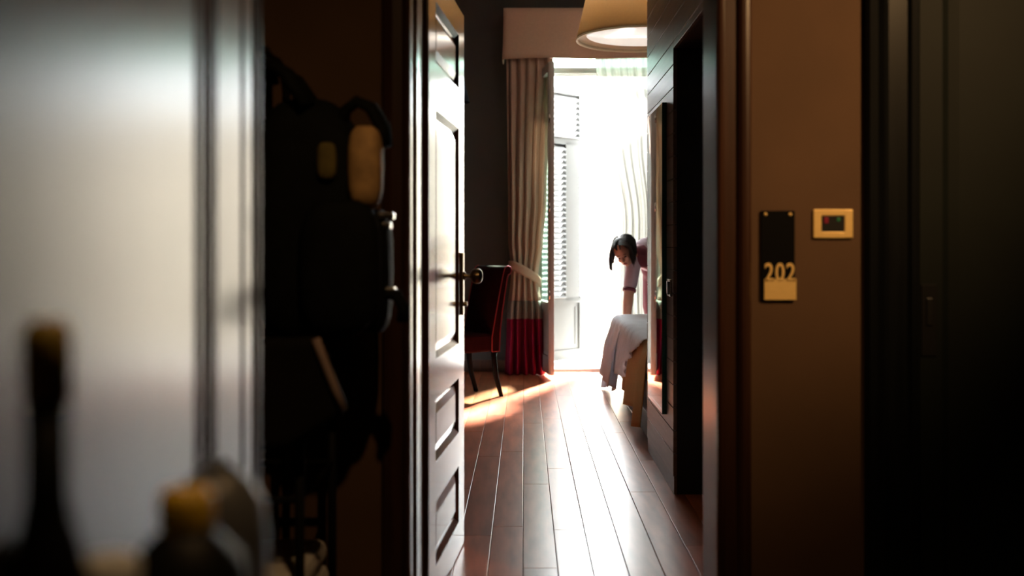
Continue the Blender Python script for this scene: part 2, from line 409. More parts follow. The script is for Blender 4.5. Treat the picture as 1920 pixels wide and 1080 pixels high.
MB().lathe([(0, -.022), (.008, -.022), (.0095, -.02), (.0095, -.008)], (dw - .065, 0, .958), 20, 'Y').build('lock_cylinder', M['brass'], d1)
MB().box((dw, .010, .90), (dw + .0025, .034, 1.10)).build('latch_plate', M['brass'], d1)
MB().box((dw + .002, .014, .985), (dw + .010, .030, 1.02), ch=.002).build('latch_bolt', M['brass'], d1)
for hz in (.25, 1.05, 1.85):
    MB().lathe([(0, hz - .05), (.007, hz - .05), (.007, hz + .05), (0, hz + .05)], (-.006, .05, 0), 12).build('hinge', M['brass'], d1)

# door_2: glossy leaf standing open beside the camera; far edge (-.468,1.75)
LB = R(6.2)
far = Vector((-.468, 1.75)); lw = 1.10
near = far + Vector((math.sin(LB), -math.cos(LB))) * lw
a2 = math.atan2(far.y - near.y, far.x - near.x)
d2 = empty('door_2', (near.x, near.y, 0), a2, 'glossy dark varnished door leaf open beside the black backpack', 'door', None, 'structure')
mb = MB().box((0, 0.002, .01), (lw - .30, .044, 2.28))                      # recessed field
mb.build('leaf', M['leafvarnish'], d2)
def bead(mb, x0, w, h):        # half-round vertical bead on the face
    pts = [(x0 + w * k / 8, -h * math.sin(math.pi * k / 8)) for k in range(9)]
    poly = pts[::1] + [(x0 + w, .01), (x0, .01)]
    return mb.prism(poly[::-1] if False else poly, .01, 2.28, True)
recalc(MB().prism([(lw - .30, -.001), (lw, -.017), (lw, .05), (lw - .30, .05)], .01, 2.28).build('stile', M['leafvarnish'], d2))
for x0, w, h in ((lw - .445, .045, .004), (lw - .395, .025, .003), (lw - .365, .055, .006), (lw - .15, .03, .003), (lw - .07, .025, .003), (lw - .035, .035, .005)):
    mb = MB(); bead(mb, x0, w, h)
    b_ = mb.build('bead', M['leafvarnish'], d2); recalc(b_)
    b_.location.y = 0.002 if x0 < lw - .31 else -.001 - .016 * (x0 + w / 2 - lw + .30) / .30
for hz in (.3, 1.9):
    MB().lathe([(0, hz - .05), (.008, hz - .05), (.008, hz + .05), (0, hz + .05)], (-.008, .05, 0), 12).build('hinge', M['brass'], d2)

# door_3: neighbouring door, closed, with frame trim_2
t2 = empty('trim_2', (0, 0, 0), 0, 'black-brown wooden frame of the neighbouring closed door', 'door frame', None, 'structure')
x0 = .985
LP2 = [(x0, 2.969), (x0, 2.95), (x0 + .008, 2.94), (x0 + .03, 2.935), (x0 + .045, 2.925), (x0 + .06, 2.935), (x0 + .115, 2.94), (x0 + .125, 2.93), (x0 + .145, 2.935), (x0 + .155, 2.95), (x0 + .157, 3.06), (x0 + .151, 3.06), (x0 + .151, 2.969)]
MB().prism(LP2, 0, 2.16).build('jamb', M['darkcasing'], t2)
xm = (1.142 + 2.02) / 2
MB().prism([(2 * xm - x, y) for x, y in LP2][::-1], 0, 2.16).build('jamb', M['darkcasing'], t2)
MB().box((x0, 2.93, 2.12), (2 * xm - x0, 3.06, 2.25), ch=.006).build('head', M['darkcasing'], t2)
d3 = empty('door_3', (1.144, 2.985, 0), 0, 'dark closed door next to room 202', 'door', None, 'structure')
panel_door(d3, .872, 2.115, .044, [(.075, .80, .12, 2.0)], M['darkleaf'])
MB().box((.012, -.004, .865), (.058, 0, 1.075), ch=.002).build('lock_plate', M['steel'], d3)
MB().box((.026, -.008, .955), (.044, -.003, 1.035), ch=.002).build('lock_slot', M['black'], d3)

# ------------------------------------------------------------------ window_1
w1 = empty('window_1', (0, 0, 0), 0, 'tall French window with its glazed leaves open inwards', 'window', None, 'structure')
YF = 9.86
mb = MB().box((WX0, YF, 0), (WX0 + .05, YF + .08, WZ1)).box((WX1 - .05, YF, 0), (WX1, YF + .08, WZ1)).box((WX0, YF, WZ1 - .06), (WX1, YF + .08, WZ1))
mb.build('frame', M['frame'], w1)
MB().box((WX0 + .05, YF + .005, 2.815), (WX1 - .05, YF + .05, 2.90), ch=.004).build('transom', M['whitepaint'], w1)
MB().box((WX0 + .05, YF - .012, 2.835), (WX1 - .05, YF + .005, 2.85), ch=.003).build('transom_bead', M['whitepaint'], w1)
MB().box((WX0 + .05, YF + .03, 2.90), (WX1 - .05, YF + .034, WZ1 - .06)).build('pane', M['glass'], w1)
MB().box((WX0, YB + .001, 0), (WX1, YF + .3, .028), ch=.004).build('threshold', M['stone'], w1)
for xa, xb in ((WX0, WX0 + .012), (WX1 - .012, WX1)):
    MB().box((xa, YB + .002, .03), (xb, YF, WZ1 - .002)).build('reveal_lining', M['whitepaint'], w1)  # white lining added, brightens the reveal by bounced window light
def leaf(parent, hx, hy, ang, L):
    r = bpy.data.objects.new('casement_leaf', MB().box((0, -.026, .045), (.055, .026, 2.80), ch=.004).mesh('casement_leaf', M['frame']))
    COL.objects.link(r); r.parent = parent; r.location = (hx, hy, 0); r.rotation_euler = (0, 0, ang)
    MB().box((L - .055, -.026, .045), (L, .026, 2.80), ch=.004).build('stile', M['frame'], r)
    MB().box((L, -.014, .045), (L + .012, .020, 2.80), ch=.003).build('meeting_bead', M['frame'], r)
    for z0, z1 in ((.045, .20), (.60, .68), (2.72, 2.80)):
        MB().box((.055, -.022, z0), (L - .055, .022, z1), ch=.003).build('rail', M['frame'], r)
    MB().box((.055, -.008, .20), (L - .055, .008, .60)).build('lower_panel', M['frame'], r)
    MB().box((.05, -.003, .68), (L - .05, .003, 2.72)).build('pane', M['glass'], r)
    for hz in (.75, 1.52, 2.3):
        MB().lathe([(0, hz - .04), (.008, hz - .04), (.008, hz + .04), (0, hz + .04)], (L + .012, -.02, 0), 10).build('espagnolette', M['chrome'], r)
    return r
LL = math.hypot(.105, .66)
leaf(w1, .135, YF - .2, math.atan2(-.66, .105), LL)
leaf(w1, WX1 - .035, YF - .2, math.atan2(-.64, .16), LL)

# balcony slab, street
o = MB().box((-1.5, YB + .42, -.25), (3.2, YB + 1.7, .0)).build('floor_balcony', M['stone']); struct(o, 'pale stone balcony slab', 'floor')
o = MB().box((-80, YB + 1.7, -9), (80, 160, -8.9)).build('floor_street', M['stone']); struct(o, 'pale street far below', 'street')

o = MB().box((-30, 26, -9), (40, 27, 4.4)).build('wall_opposite', M['facade']); struct(o, 'ochre plaster house across the street', 'wall')
# louvred shutters
def shutter(x0, y0, x1, y1, label):
    L = math.hypot(x1 - x0, y1 - y0); ang = math.atan2(y1 - y0, x1 - x0)
    r = empty('louvred_shutter', (x0, y0, 0), ang, label, 'shutter', 'window shutters')
    m = M['white_ext']
    st = .05
    MB().box((0, -.02, .03), (st, .02, 2.76)).build('stile', m, r)
    MB().box((L - .06, -.02, .03), (L, .02, .66)).build('stile', m, r); MB().box((L - .06, -.02, 2.2), (L, .02, 2.76)).build('stile', m, r)
    MB().box((L - .27, -.02, .62), (L - .055, .02, 2.23)).build('stile', m, r)
    for z0, z1 in ((.03, .13), (.60, .66), (2.20, 2.27), (2.71, 2.76)):
        MB().box((st, -.02, z0), (L - .06, .02, z1)).build('rail', m, r)
    MB().box((st, -.006, .13), (L - .06, .006, .60)).build('lower_panel', m, r)
    MB().box((L - .062, -.024, .18), (L - .035, -.019, .56)).build('rib', m, r)
    MB().box((L - .115, -.012, .18), (L - .085, -.006, .56)).build('rib', m, r)
    def slat(w):
        c, s = math.cos(R(47)), math.sin(R(47)); h, t = .042, .004
        pts = [(-h * c - t * s, -h * s + t * c), (h * c - t * s, h * s + t * c), (h * c + t * s, h * s - t * c), (-h * c + t * s, -h * s - t * c)]
        vs = [(x, y, z) for x in (0, w) for (y, z) in pts]
        return MB().add(vs, [(0, 1, 2, 3), (7, 6, 5, 4), (0, 4, 5, 1), (1, 5, 6, 2), (2, 6, 7, 3), (3, 7, 4, 0)]).mesh('slat', m)
    for xs0, xs1, z0, z1 in ((st, L - .27, .66, 2.20), (L - .056, L + .006, .66, 2.20), (st, L - .06, 2.27, 2.71)):
        me = slat(xs1 - xs0); n = int((z1 - z0) / .052)
        for i in range(n):
            s = bpy.data.objects.new('slat', me); COL.objects.link(s); s.parent = r
            s.location = (xs0, 0, z0 + (i + .5) * (z1 - z0) / n)
    return r
shutter(.115, 10.03, .592, 10.53, 'white louvred shutter half open outside, beside the beige curtain')
shutter(1.485, 10.03, 1.005, 10.53, 'white louvred shutter half open outside, behind the sheer curtain')

# ------------------------------------------------------------------ valance, curtains
vr = empty('curtain_valance', (0, YB, 0), 0, 'wide taupe fabric valance above the tall window', 'valance')
def valf(u, v):
    # u along the outline: left return, front, right return
    Lr, Lf = .30, 2.02; T = 2 * Lr + Lf; s = u * T; z = 3.345 - v * .455
    fl = .012 * v ** 2
    if s < Lr: x, y = -.185 - fl, -s
    elif s < Lr + Lf: x, y = -.185 + (s - Lr), -Lr - fl
    else: x, y = -.185 + Lf + fl, -Lr + (s - Lr - Lf)
    if v > .98: z -= .006 * math.sin(s * 7) + .006
    return (x, y + .004 * math.sin(s * 9) * v, z)
solid(MB().grid(valf, 80, 12).build('skirt', M['val'], vr), .012)
MB().box((-.18, -.295, 3.30), (1.83, -.001, 3.335)).build('top_board', M['val'], vr)
MB().tube([(-.17, -.19, 2.985), (1.82, -.19, 2.985)], .008).build('rail', M['chrome'], vr)

YC = 9.36
def lerp(t, pts):
    for (a, fa), (b, fb_) in zip(pts, pts[1:]):
        if t <= b:
            w = (t - a) / (b - a); w = w * w * (3 - 2 * w); return fa + (fb_ - fa) * w
    return pts[-1][1]
def curt(xl, xr, zlo, zhi):
    def f(u, v):
        z = zlo + (zhi - zlo) * v
        a = lerp(z, xl); b = lerp(z, xr)
        pin = lerp(z, [(0, 1), (.6, .85), (.93, .45), (1.25, .75), (2.6, .55), (3, .5)])
        uu = u + .012 * math.sin(u * 23 + 1.3 * z)
        ph_ = 2 * math.pi * 5.2 * uu + .5 * math.sin(z * 1.3)
        y = YC + .052 * pin * math.sin(ph_) + .014 * math.sin(2 * ph_ + 1 + z) * pin
        x = a + (b - a) * u + .008 * math.cos(ph_)
        return (x, y, z)
    return f
XLc = [(0, -.185), (.5, -.165), (.95, -.125), (1.25, -.15), (3, -.17)]
XRc = [(0, .185), (.55, .165), (.92, .125), (1.2, .17), (1.6, .205), (2.95, .262)]
cu = empty('window_curtain', (0, 0, 0), 0, 'beige curtain with grey and crimson hem bands, tied back beside the window', 'curtain')
solid(MB().grid(curt(XLc, XRc, .68, 2.96), 130, 60).build('upper_cloth', M['curt_b'], cu))
tag(solid(MB().grid(curt(XLc, XRc, .515, .68), 130, 8).build('grey_band', M['curt_g'], cu)), 'grey band stitched across the curtain')
tag(solid(MB().grid(curt(XLc, XRc, .006, .515), 130, 20).build('crimson_band', M['curt_r'], cu)), 'crimson hem band')
def tie(u, v):
    a = u * 2 * math.pi
    cx, rx, ry = .005, .147, .085
    x = cx - rx * math.cos(a); y = YC - ry * math.sin(a)
    zc = 1.00 - .16 * (1 - math.cos(a)) / 2 + .03 * math.sin(a) * (1 if a < math.pi else 0)
    return (x, y, zc + (v - .5) * (.075 + .02 * math.sin(a)))
solid(MB().grid(tie, 60, 4).build('tieback', M['curt_b'], cu), .006)
def sheer(u, v):
    z = .03 + 2.94 * v
    xl = lerp(z, [(.0, .93), (.8, .90), (1.4, .92), (2.2, .80), (2.97, .665)])
    x = xl + (1.5 - xl) * u
    ph_ = 2 * math.pi * 8.5 * u + .4 * math.sin(z)
    return (x, 9.62 + .022 * math.sin(ph_) + .01 * math.sin(2.3 * ph_), z)
o = MB().grid(sheer, 140, 40).build('sheer_curtain', M['sheer']); tag(o, 'thin white sheer curtain hanging in the tall window', 'curtain')

# ------------------------------------------------------------------ pendant lamp
PX, PY, PZ = .822, 7.2, 2.63
pl = empty('pendant_lamp', (PX, PY, PZ), 0, 'large tan fabric drum pendant lamp with a white diffuser', 'lamp')
RB, RT, HS = .455, .36, .42
MB().lathe([(RB, 0), (RT, HS)], (0, 0, 0), 72).build('shade', M['shade'], pl); solid(pl.children[-1], .004)
MB().lathe([(RB - .008, .004), (RT - .008, HS)], (0, 0, 0), 72).build('lining', M['shade'], pl)
tag(MB().lathe([(RB + .003, -.004), (RB + .004, .006), (RB - .012, .006), (RB - .012, -.004), (RB + .003, -.004)], (0, 0, 0), 72).build('rim', M['shade_in'], pl), 'cream lower rim')
MB().lathe([(0, .030), (RB - .075, .030), (RB - .07, .034), (RB - .075, .04), (0, .04)], (0, 0, 0), 64).build('diffuser', M['diff'], pl)
MB().lathe([(RB - .075, .036), (RB - .012, .02)], (0, 0, 0), 64).build('collar', M['shade_in'], pl)
MB().tube([(0, 0, .04), (0, 0, CH - PZ - .03)], .006, 8).build('cord', M['black'], pl)
MB().lathe([(0, CH - PZ - .05), (.05, CH - PZ - .045), (.06, CH - PZ), (0, CH - PZ)], (0, 0, 0), 24).build('ceiling_rose', M['chrome'], pl)
bl = bpy.data.lights.new('added_bulb', 'POINT'); bl.energy = 42; bl.color = (1, .90, .74); bl.shadow_soft_size = .05
bo = bpy.data.objects.new('added_bulb', bl); COL.objects.link(bo); bo.parent = pl; bo.location = (0, 0, .2)  # bulb added to make the shade glow, pendant otherwise taken as unlit

# wall sconce with navy shade on the side wall
sc = empty('wall_lamp', (XL, 8.55, 2.36), 0, 'dark navy cone-shaded lamp on the side wall above the red chair', 'lamp')
MB().lathe([(.165, 0), (.10, .24)], (.36, 0, .02), 40).build('shade', M['sconce'], sc); solid(sc.children[-1], .004)
MB().tube([(0, 0, .05), (.2, 0, .0), (.36, 0, .05), (.36, 0, .12)], .008, 8).build('arm', M['brass'], sc)
MB().lathe([(0, 0), (.05, .0), (.05, .015), (0, .02)], (0, 0, .05), 24, 'X').build('wall_plate', M['brass'], sc)

# ------------------------------------------------------------------ red chair
fx, fy = -.80, -.60
fr_ = math.atan2(fy, fx)
ch = empty('dining_chair', (-.345, 8.135, 0), fr_, 'red velvet scroll-back chair with curved black legs against the dark wall', 'chair')
# local +x = facing; back legs at x=0, y=+-.18
wy = .205
prof = [(.035, .36), (.035, .47), (.005, .62), (-.03, .78), (-.062, .92), (-.078, .985), (-.092, 1.012), (-.118, 1.024), (-.146, 1.012), (-.154, .985), (-.142, .962), (-.122, .955),
        (-.112, .93), (-.092, .82), (-.062, .66), (-.042, .50), (-.035, .36)]
n = len(prof)
vs = []; fs = []
ins = [(-wy, .010), (-wy + .010, 0), (wy - .010, 0), (wy, .010)]
cxp = sum(p[0] for p in prof) / n
for yy, sh in ins:
    for i, (px_, pz_) in enumerate(prof):
        a_, b_ = prof[i - 1], prof[(i + 1) % n]; nx, nz = b_[1] - a_[1], -(b_[0] - a_[0]); l_ = math.hypot(nx, nz) or 1
        vs.append((px_ - nx / l_ * sh * 0 + (cxp - px_) * 0 + (-.02 - px_) * 0, yy, pz_) if not sh else (px_ + nx / l_ * -sh * .6, yy, pz_ + nz / l_ * -sh * .6))
for j in range(len(ins) - 1):
    for i in range(n): fs.append((j * n + i, j * n + (i + 1) % n, (j + 1) * n + (i + 1) % n, (j + 1) * n + i))
fs.append(tuple(range(n))); fs.append(tuple(range(3 * n, 4 * n))[::-1])
o = MB().add(vs, fs, True).build('backrest', M['redfab'], ch); recalc(o)
md = o.modifiers.new('edge', 'EDGE_SPLIT'); md.split_angle = R(50)
for sy in (-1, 1):
    pts = [(px_, sy * wy, pz_) for px_, pz_ in prof] + [(prof[0][0], sy * wy, prof[0][1])]
    MB().tube(pts, .005, 6).build('lit_piping', M['redpipe'], ch)
MB().box((.034, -wy, .36), (.46, wy, .50), ch=.02).build('seat', M['redfab'], ch)
def cleg(x, y, dx):
    return MB().tube([(x, y, .37), (x + dx * .10, y, .27), (x + dx * .35, y, .15), (x + dx * .75, y, .06), (x + dx, y, 0.0)], [.024, .022, .020, .018, .017], 10)
for sy in (-1, 1):
    cleg(0, sy * (wy - .03), -.075).build('leg', M['legwood'], ch)
    cleg(.42, sy * (wy - .03), .02).build('leg', M['legwood'], ch)

# ------------------------------------------------------------------ bed
XB = .765
bed = empty('bed', (0, 0, 0), 0, 'wide bed under the white bedspread and gold blanket', 'bed')
MB().box((XB, 6.32, .13), (2.85, 8.42, .36), ch=.02).build('base', M['bedwood'], bed)
MB().box((XB, 6.30, .355), (2.87, 8.44, .585), ch=.05).build('mattress', M['mattress'], bed)
for lx in (XB + .05, 2.75):
    for ly in (6.5, 8.0):
        MB().lathe([(0, 0), (.022, 0), (.034, .14), (0, .14)], (lx, ly, 0), 16).build('leg', M['bedwood'], bed)
MB().box((2.87, 6.2, 0.0), (2.97, 8.55, 1.15), ch=.02).build('headboard', M['bedwood'], bed)

def drape(x_edge, ztop, y_far, y_near, drop_f, x_in, amp, freq, flare, phase=0, far_drop=0, fine=0):
    """cloth over the foot (left) edge of the bed. u: along the bed edge near->far(+far hang); v: inside->hem"""
    def f(u, v):
        y = y_near + (y_far + far_drop - y_near) * u
        vf = max(0, y - y_far)
        D = drop_f(min(y, y_far))
        s = -(x_in - x_edge) + v * ((x_in - x_edge) + D)     # <0 on top, >0 hanging
        uh = max(0, s)
        def roll(h):            # rounded edge: returns (out, down)
            r = .05
            if h <= 0: return 0, 0
            if h < r * 1.57: a = h / r; return r * math.sin(a), r * (1 - math.cos(a))
            return r, r + (h - r * 1.57)
        ox, dz = roll(uh); oy, dz2 = roll(vf)
        k_ = min(1, uh / .25)
        w = amp * k_ * (math.sin(freq * y + phase) + .5 * math.sin(freq * 2.17 * y + 1.7 * phase + .6))
        w += fine * k_ * (math.sin(92 * y + 3 * math.sin(5 * y)) + .6 * math.sin(141 * y + 1))
        x = x_edge + (-s if s < 0 else 0) - ox + .05 - flare * uh - w
        yy = min(y, y_far) - .05 + oy + .10 * vf + (.3 * w if uh > .1 else 0)
        z = ztop - max(dz, dz2) - .45 * min(dz, dz2)
        if s < 0 and vf == 0:
            z += .004 * math.sin(9 * x + 2 * y) + .003 * math.sin(17 * y - 5 * x)
        return (x, yy, max(z, .008))
    return f
# gold blanket underneath
bf = drape(XB - .012, .598, 7.45, 6.24, lambda y: .545 - .04 * (y - 6.3) + .02 * math.sin(9 * y), 2.7, .024, 10.0, .10, .8)
tag(solid(MB().grid(bf, 120, 70).build('gold_blanket', M['blanket']), .006), 'golden tan blanket hanging over the foot of the bed', 'blanket')
# white sheet corner
sf = drape(XB - .022, .606, 8.44, 7.72, lambda y: .50 + .075 * abs(2 * ((y * 2.9) % 1) - 1), 1.6, .034, 17, .15, 2.2, .34)
tag(solid(MB().grid(sf, 110, 60).build('bed_sheet', M['sheet']), .003), 'white sheet corner hanging below the bedspread', 'sheet')
# bedspread
sp = drape(XB - .036, .618, 8.44, 6.24, lambda y: lerp(y, [(6.2, .0), (6.68, .13), (7.02, .25), (7.22, .38), (7.7, .41), (8.5, .45)]), 2.6, .014, 26, .10, 0, .40, fine=.0065)
tag(solid(MB().grid(sp, 340, 80).build('bedspread', M['spread']), .005), 'white pleated bedspread half pulled over the bed', 'bedspread')

# ------------------------------------------------------------------ mirror, switch on the partition
mr = empty('wall_mirror', (XP, 5.105, .345), 0, 'tall frameless mirror with green glass edge on the plank wall', 'mirror')
MB().box((-.022, 0, 0), (0, .585, 1.555)).build('glass_edge', M['mirroredge'], mr)
MB().box((-.0235, .003, .003), (-.022, .582, 1.552)).build('mirror_face', M['mirror'], mr)
sw = empty('light_switch', (XP, 4.905, .94), 0, 'chrome and black switch plate on the plank wall near the mirror', 'switch')
MB().box((-.012, 0, 0), (0, .115, .085), ch=.003).build('plate', M['chrome'], sw)
MB().box((-.020, .012, .012), (-.011, .062, .073), ch=.002).build('rocker', M['black'], sw)
MB().box((-.016, .068, .012), (-.011, .105, .073), ch=.002).build('rocker', M['chrome'], sw)

# ------------------------------------------------------------------ room sign 202, key switch
sg = empty('room_number_sign', (.6845, YW0, 1.0312), 0, 'black wall sign with gold plate and number 202', 'sign')
MB().box((0, -.010, 0), (.098, 0, .2575), ch=.0015).build('backing_panel', M['blackpanel'], sg)
# gold foot plate with a wavy upper edge carrying the digits
gp = [(.009, .0), (.101, .0), (.101, .050)]
for k in range(15):
    t = k / 14; x = .101 - t * .092
    gp.append((x, .058 - .006 * math.cos(3 * 2 * math.pi * t) * 0 - .006 * abs(math.sin(3 * math.pi * t)) ** .5 * 0 + .003 * math.cos(6 * math.pi * t)))
gp.append((.009, .050))
vs = [(x, -.0135, z) for x, z in gp] + [(x, -.0102, z) for x, z in gp]; n = len(gp)
o = MB().add(vs, [tuple(range(n)), tuple(range(n, 2 * n))[::-1]] + [(i, n + i, n + (i + 1) % n, (i + 1) % n) for i in range(n)]).build('number_plate', M['gold'], sg); recalc(o)
cvd = bpy.data.curves.new('digits', 'FONT'); cvd.body = '202'; cvd.size = .066; cvd.extrude = .0016; cvd.offset = .0009; cvd.space_character = 1.12
co = bpy.data.objects.new('digits_tmp', cvd); COL.objects.link(co)
dg = bpy.context.evaluated_depsgraph_get(); me = bpy.data.meshes.new_from_object(co.evaluated_get(dg)); bpy.data.objects.remove(co)
xs = [v.co.x for v in me.vertices]; ys = [v.co.y for v in me.vertices]
for v in me.vertices:
    v.co = Vector((.010 + (v.co.x - min(xs)) / (max(xs) - min(xs)) * .088, -.0119 + v.co.z, .053 + (v.co.y - min(ys)) / (max(ys) - min(ys)) * .0535))
me.materials.clear(); me.materials.append(M['gold'])
o = bpy.data.objects.new('digits', me); COL.objects.link(o); o.parent = sg
for x in (.013, .084):
    MB().lathe([(0, -.0135), (.004, -.013), (.005, -.010)], (x, 0, .247), 14, 'Y').build('screw', M['gold'], sg)
ks = empty('key_card_switch', (.834, YW0, 1.2085), 0, 'gold switch plate with red and green indicators beside the 202 sign', 'switch')
for a, b in (((0, -.010, 0), (.119, 0, .020)), ((0, -.010, .065), (.119, 0, .085)), ((0, -.010, .0195), (.026, 0, .0655)), ((.091, -.010, .0195), (.119, 0, .0655))):
    pass
fo = [(.004, 0), (.115, 0), (.119, .004), (.119, .081), (.115, .085), (.004, .085), (0, .081), (0, .004)]
def ring():
    mb = MB(); inner = [(.026, .019), (.092, .019), (.092, .066), (.026, .066)]
    mb.box((.002, -.010, .001), (.026, 0, .084), ch=.003).box((.092, -.010, .001), (.117, 0, .084), ch=.003)
    mb.box((.0235, -.0098, .001), (.0945, 0, .0192), ch=.002).box((.0235, -.0098, .0658), (.0945, 0, .084), ch=.002); return mb
ring().build('plate', M['gold'], ks)
MB().box((.025, -.007, .018), (.093, -.0005, .067)).build('module', M['black'], ks)
MB().box((.034, -.0085, .044), (.046, -.0068, .062), ch=.001).build('red_indicator', M['led_r'], ks)
MB().box((.071, -.0085, .050), (.080, -.0068, .060), ch=.001).build('green_indicator', M['led_g'], ks)

# ------------------------------------------------------------------ corridor ceiling spots
def ceiling_spot(x, y, tgt, energy, size, label):
    dl = empty('ceiling_spotlight', (x, y, CZ), 0, label, 'lamp')
    MB().lathe([(.03, -.03), (.06, -.03), (.065, -.02), (.065, 0), (.03, 0)], (0, 0, 0), 32).build('housing', M['chrome'], dl)
    MB().lathe([(0, -.012), (.03, -.012)], (0, 0, 0), 24).build('lens', M['lampwhite'], dl)
    ld = bpy.data.lights.new('spot', 'SPOT'); ld.energy = energy; ld.color = (1, .58, .25); ld.spot_size = R(size); ld.spot_blend = 1; ld.shadow_soft_size = .03
    lo = bpy.data.objects.new('spot', ld); COL.objects.link(lo); lo.parent = dl; lo.location = (0, 0, -.04)
    lo.rotation_euler = (Vector(tgt) - Vector((x, y, CZ - .04))).to_track_quat('-Z', 'Y').to_euler()
ceiling_spot(1.85, 1.1, (.97, 2.97, 1.72), 118, 48, 'warm ceiling spotlight aimed at the 202 sign')
ceiling_spot(.14, .80, (-.40, 1.7, 1.1), 22, 112, 'added warm ceiling spotlight that brightens the bottles and backpack')  # added spot, brightens the yellow cap and the backpack's tan panel

# ------------------------------------------------------------------ housekeeper
def remesh(o, vox=.008, it=6):
    md = o.modifiers.new('union', 'REMESH'); md.mode = 'VOXEL'; md.voxel_size = vox; md.use_smooth_shade = True
    s = o.modifiers.new('smooth', 'SMOOTH'); s.factor = .5; s.iterations = it; return o
HC = Vector((.838, 8.64, 1.122))
F = Vector((-.22, -.80, -.56)).normalized()
U = Vector((-.42, -.25, .87)); U = (U - F * U.dot(F)).normalized(); S = F.cross(U).normalized()   # S: to the figure's right-hand... side axis
HR = Matrix((S, F, U)).transposed()          # columns: side, forward, up
H = lambda x, y, z: HC + HR @ Vector((x, y, z))
pe = empty('person', (1.25, 9.15, 0), 0, 'housekeeper in lilac and maroon uniform bending over the bed', 'person')
inv = Matrix.Translation((-1.25, -9.15, 0))
def pbuild(mb, name, m):
    o = mb.build(name, m, pe); o.matrix_local = inv; return o
pel = Vector((1.25, 9.15, .97)); sp1 = Vector((1.17, 9.05, 1.05)); chs = Vector((1.075, 8.90, 1.115)); nb = Vector((.975, 8.78, 1.115))
shR = Vector((.935, 8.74, 1.045)); shL = Vector((1.09, 8.96, 1.15))
elR = Vector((.885, 8.67, .77)); wrR = Vector((.862, 8.645, .545))
elL = Vector((1.17, 8.90, .89)); wrL = Vector((1.22, 8.68, .715))
b = MB()
b.cone(pel, sp1, .135, .115).cone(sp1, chs, .115, .125).cone(chs, nb, .11, .06).cone(nb, H(0, -.03, -.10), .052, .048)
b.cone(chs, shR, .09, .052).cone(chs, shL, .09, .052)
for s_, e_, w_ in ((shR, elR, wrR), (shL, elL, wrL)):
    b.cone(s_, e_, .052, .045).cone(e_, e_.lerp(w_, .3), .044, .045).cone(e_.lerp(w_, .3), w_, .045, .030)
def hand(b, w, e, bedz=.628, tuck=False):
    if tuck:                       # hand reaching down behind the mattress
        d = (w - e).normalized(); sd_ = Vector((1, 0, 0)); palm = w + d * .055; bedz = -1
    else:
        d = Vector((w.x - e.x, w.y - e.y, 0)).normalized()
        sd_ = Vector((-d.y, d.x, 0)); palm = w + d * .055 + Vector((0, 0, bedz + .022 - w.z))
    for k in (-1, -.33, .33, 1):
        b.cone(w, palm + sd_ * .028 * k, .020, .014, 10)
    for k, L_ in ((-1, .068), (-.33, .080), (.33, .085), (1, .075)):
        p0 = palm + sd_ * .030 * k; p1 = p0 + d * L_ * .5 + sd_ * .007 * k + Vector((0, .006 if tuck else 0, .004)); p2 = p0 + d * L_ + sd_ * .010 * k + Vector((0, -.012 if tuck else 0, 0 if tuck else -.012))
        b.cone(p0, p1, .0095, .0088, 8).cone(p1, p2, .0088, .0072, 8)
    t0 = w + d * .02 + Vector((0, 0, (palm.z - w.z) * .4)) + sd_ * .022; t1 = t0 + d * .03 + sd_ * .030 + Vector((0, 0, -.012)); t2_ = t1 + d * .032 + sd_ * .008
    t1.z = max(t1.z, bedz + .012); t2_.z = max(t2_.z, bedz + .012) if tuck else bedz + .012
    b.cone(t0, t1, .013, .0105, 8).cone(t1, t2_, .0105, .0085, 8)
hand(b, wrR, elR, tuck=True); hand(b, wrL, elL)
for sy, fx_ in ((-.09, 1.22), (.09, 1.30)):
    hip = Vector((1.25, 9.15 + sy, .92)); kn_ = Vector((fx_ - .02, 9.15 + sy * 1.05, .50)); an = Vector((fx_, 9.18 + sy * 1.05, .09))
    b.cone(hip, kn_, .085, .055).cone(kn_, kn_.lerp(an, .35), .052, .055).cone(kn_.lerp(an, .35), an, .055, .034).cone(an, an + Vector((-.12, -.02, -.045)), .036, .028)
# head: skull, jaw, nose, ears, brow
b.ell(H(0, -.012, .030), (.074, .092, .088), HR, 24)
b.ell(H(0, .018, -.035), (.058, .066, .072), HR, 20)
b.ell(H(0, .045, -.082), (.030, .026, .024), HR, 14)
b.cone(H(0, .076, .012), H(0, .098, -.022), .0085, .0125, 10)
b.ell(H(0, .074, .024), (.045, .014, .011), HR, 12)
for sx_ in (-1, 1):
    b.ell(H(sx_ * .074, -.008, -.012), (.010, .020, .030), HR, 12)
    b.ell(H(sx_ * .034, .058, -.028), (.022, .020, .022), HR, 12)
remesh(pbuild(b, 'body', M['skin']), .0065, 4)
for sx_ in (-1, 1):
    ey = MB(); br = MB()
    ey.ell(H(sx_ * .030, .0745, .002), (.0125, .007, .0055), HR, 12)
    br.tube([H(sx_ * .014, .085, .028), H(sx_ * .030, .084, .031), H(sx_ * .048, .073, .024)], [.0022, .0026, .0015], 6)
    pbuild(ey, 'eye', M['eye']); pbuild(br, 'eyebrow', M['hair'])
lp = MB().ell(H(0, .086, -.055), (.021, .008, .0045), HR, 12).ell(H(0, .083, -.064), (.018, .008, .005), HR, 12)
pbuild(lp, 'lips', M['lips'])
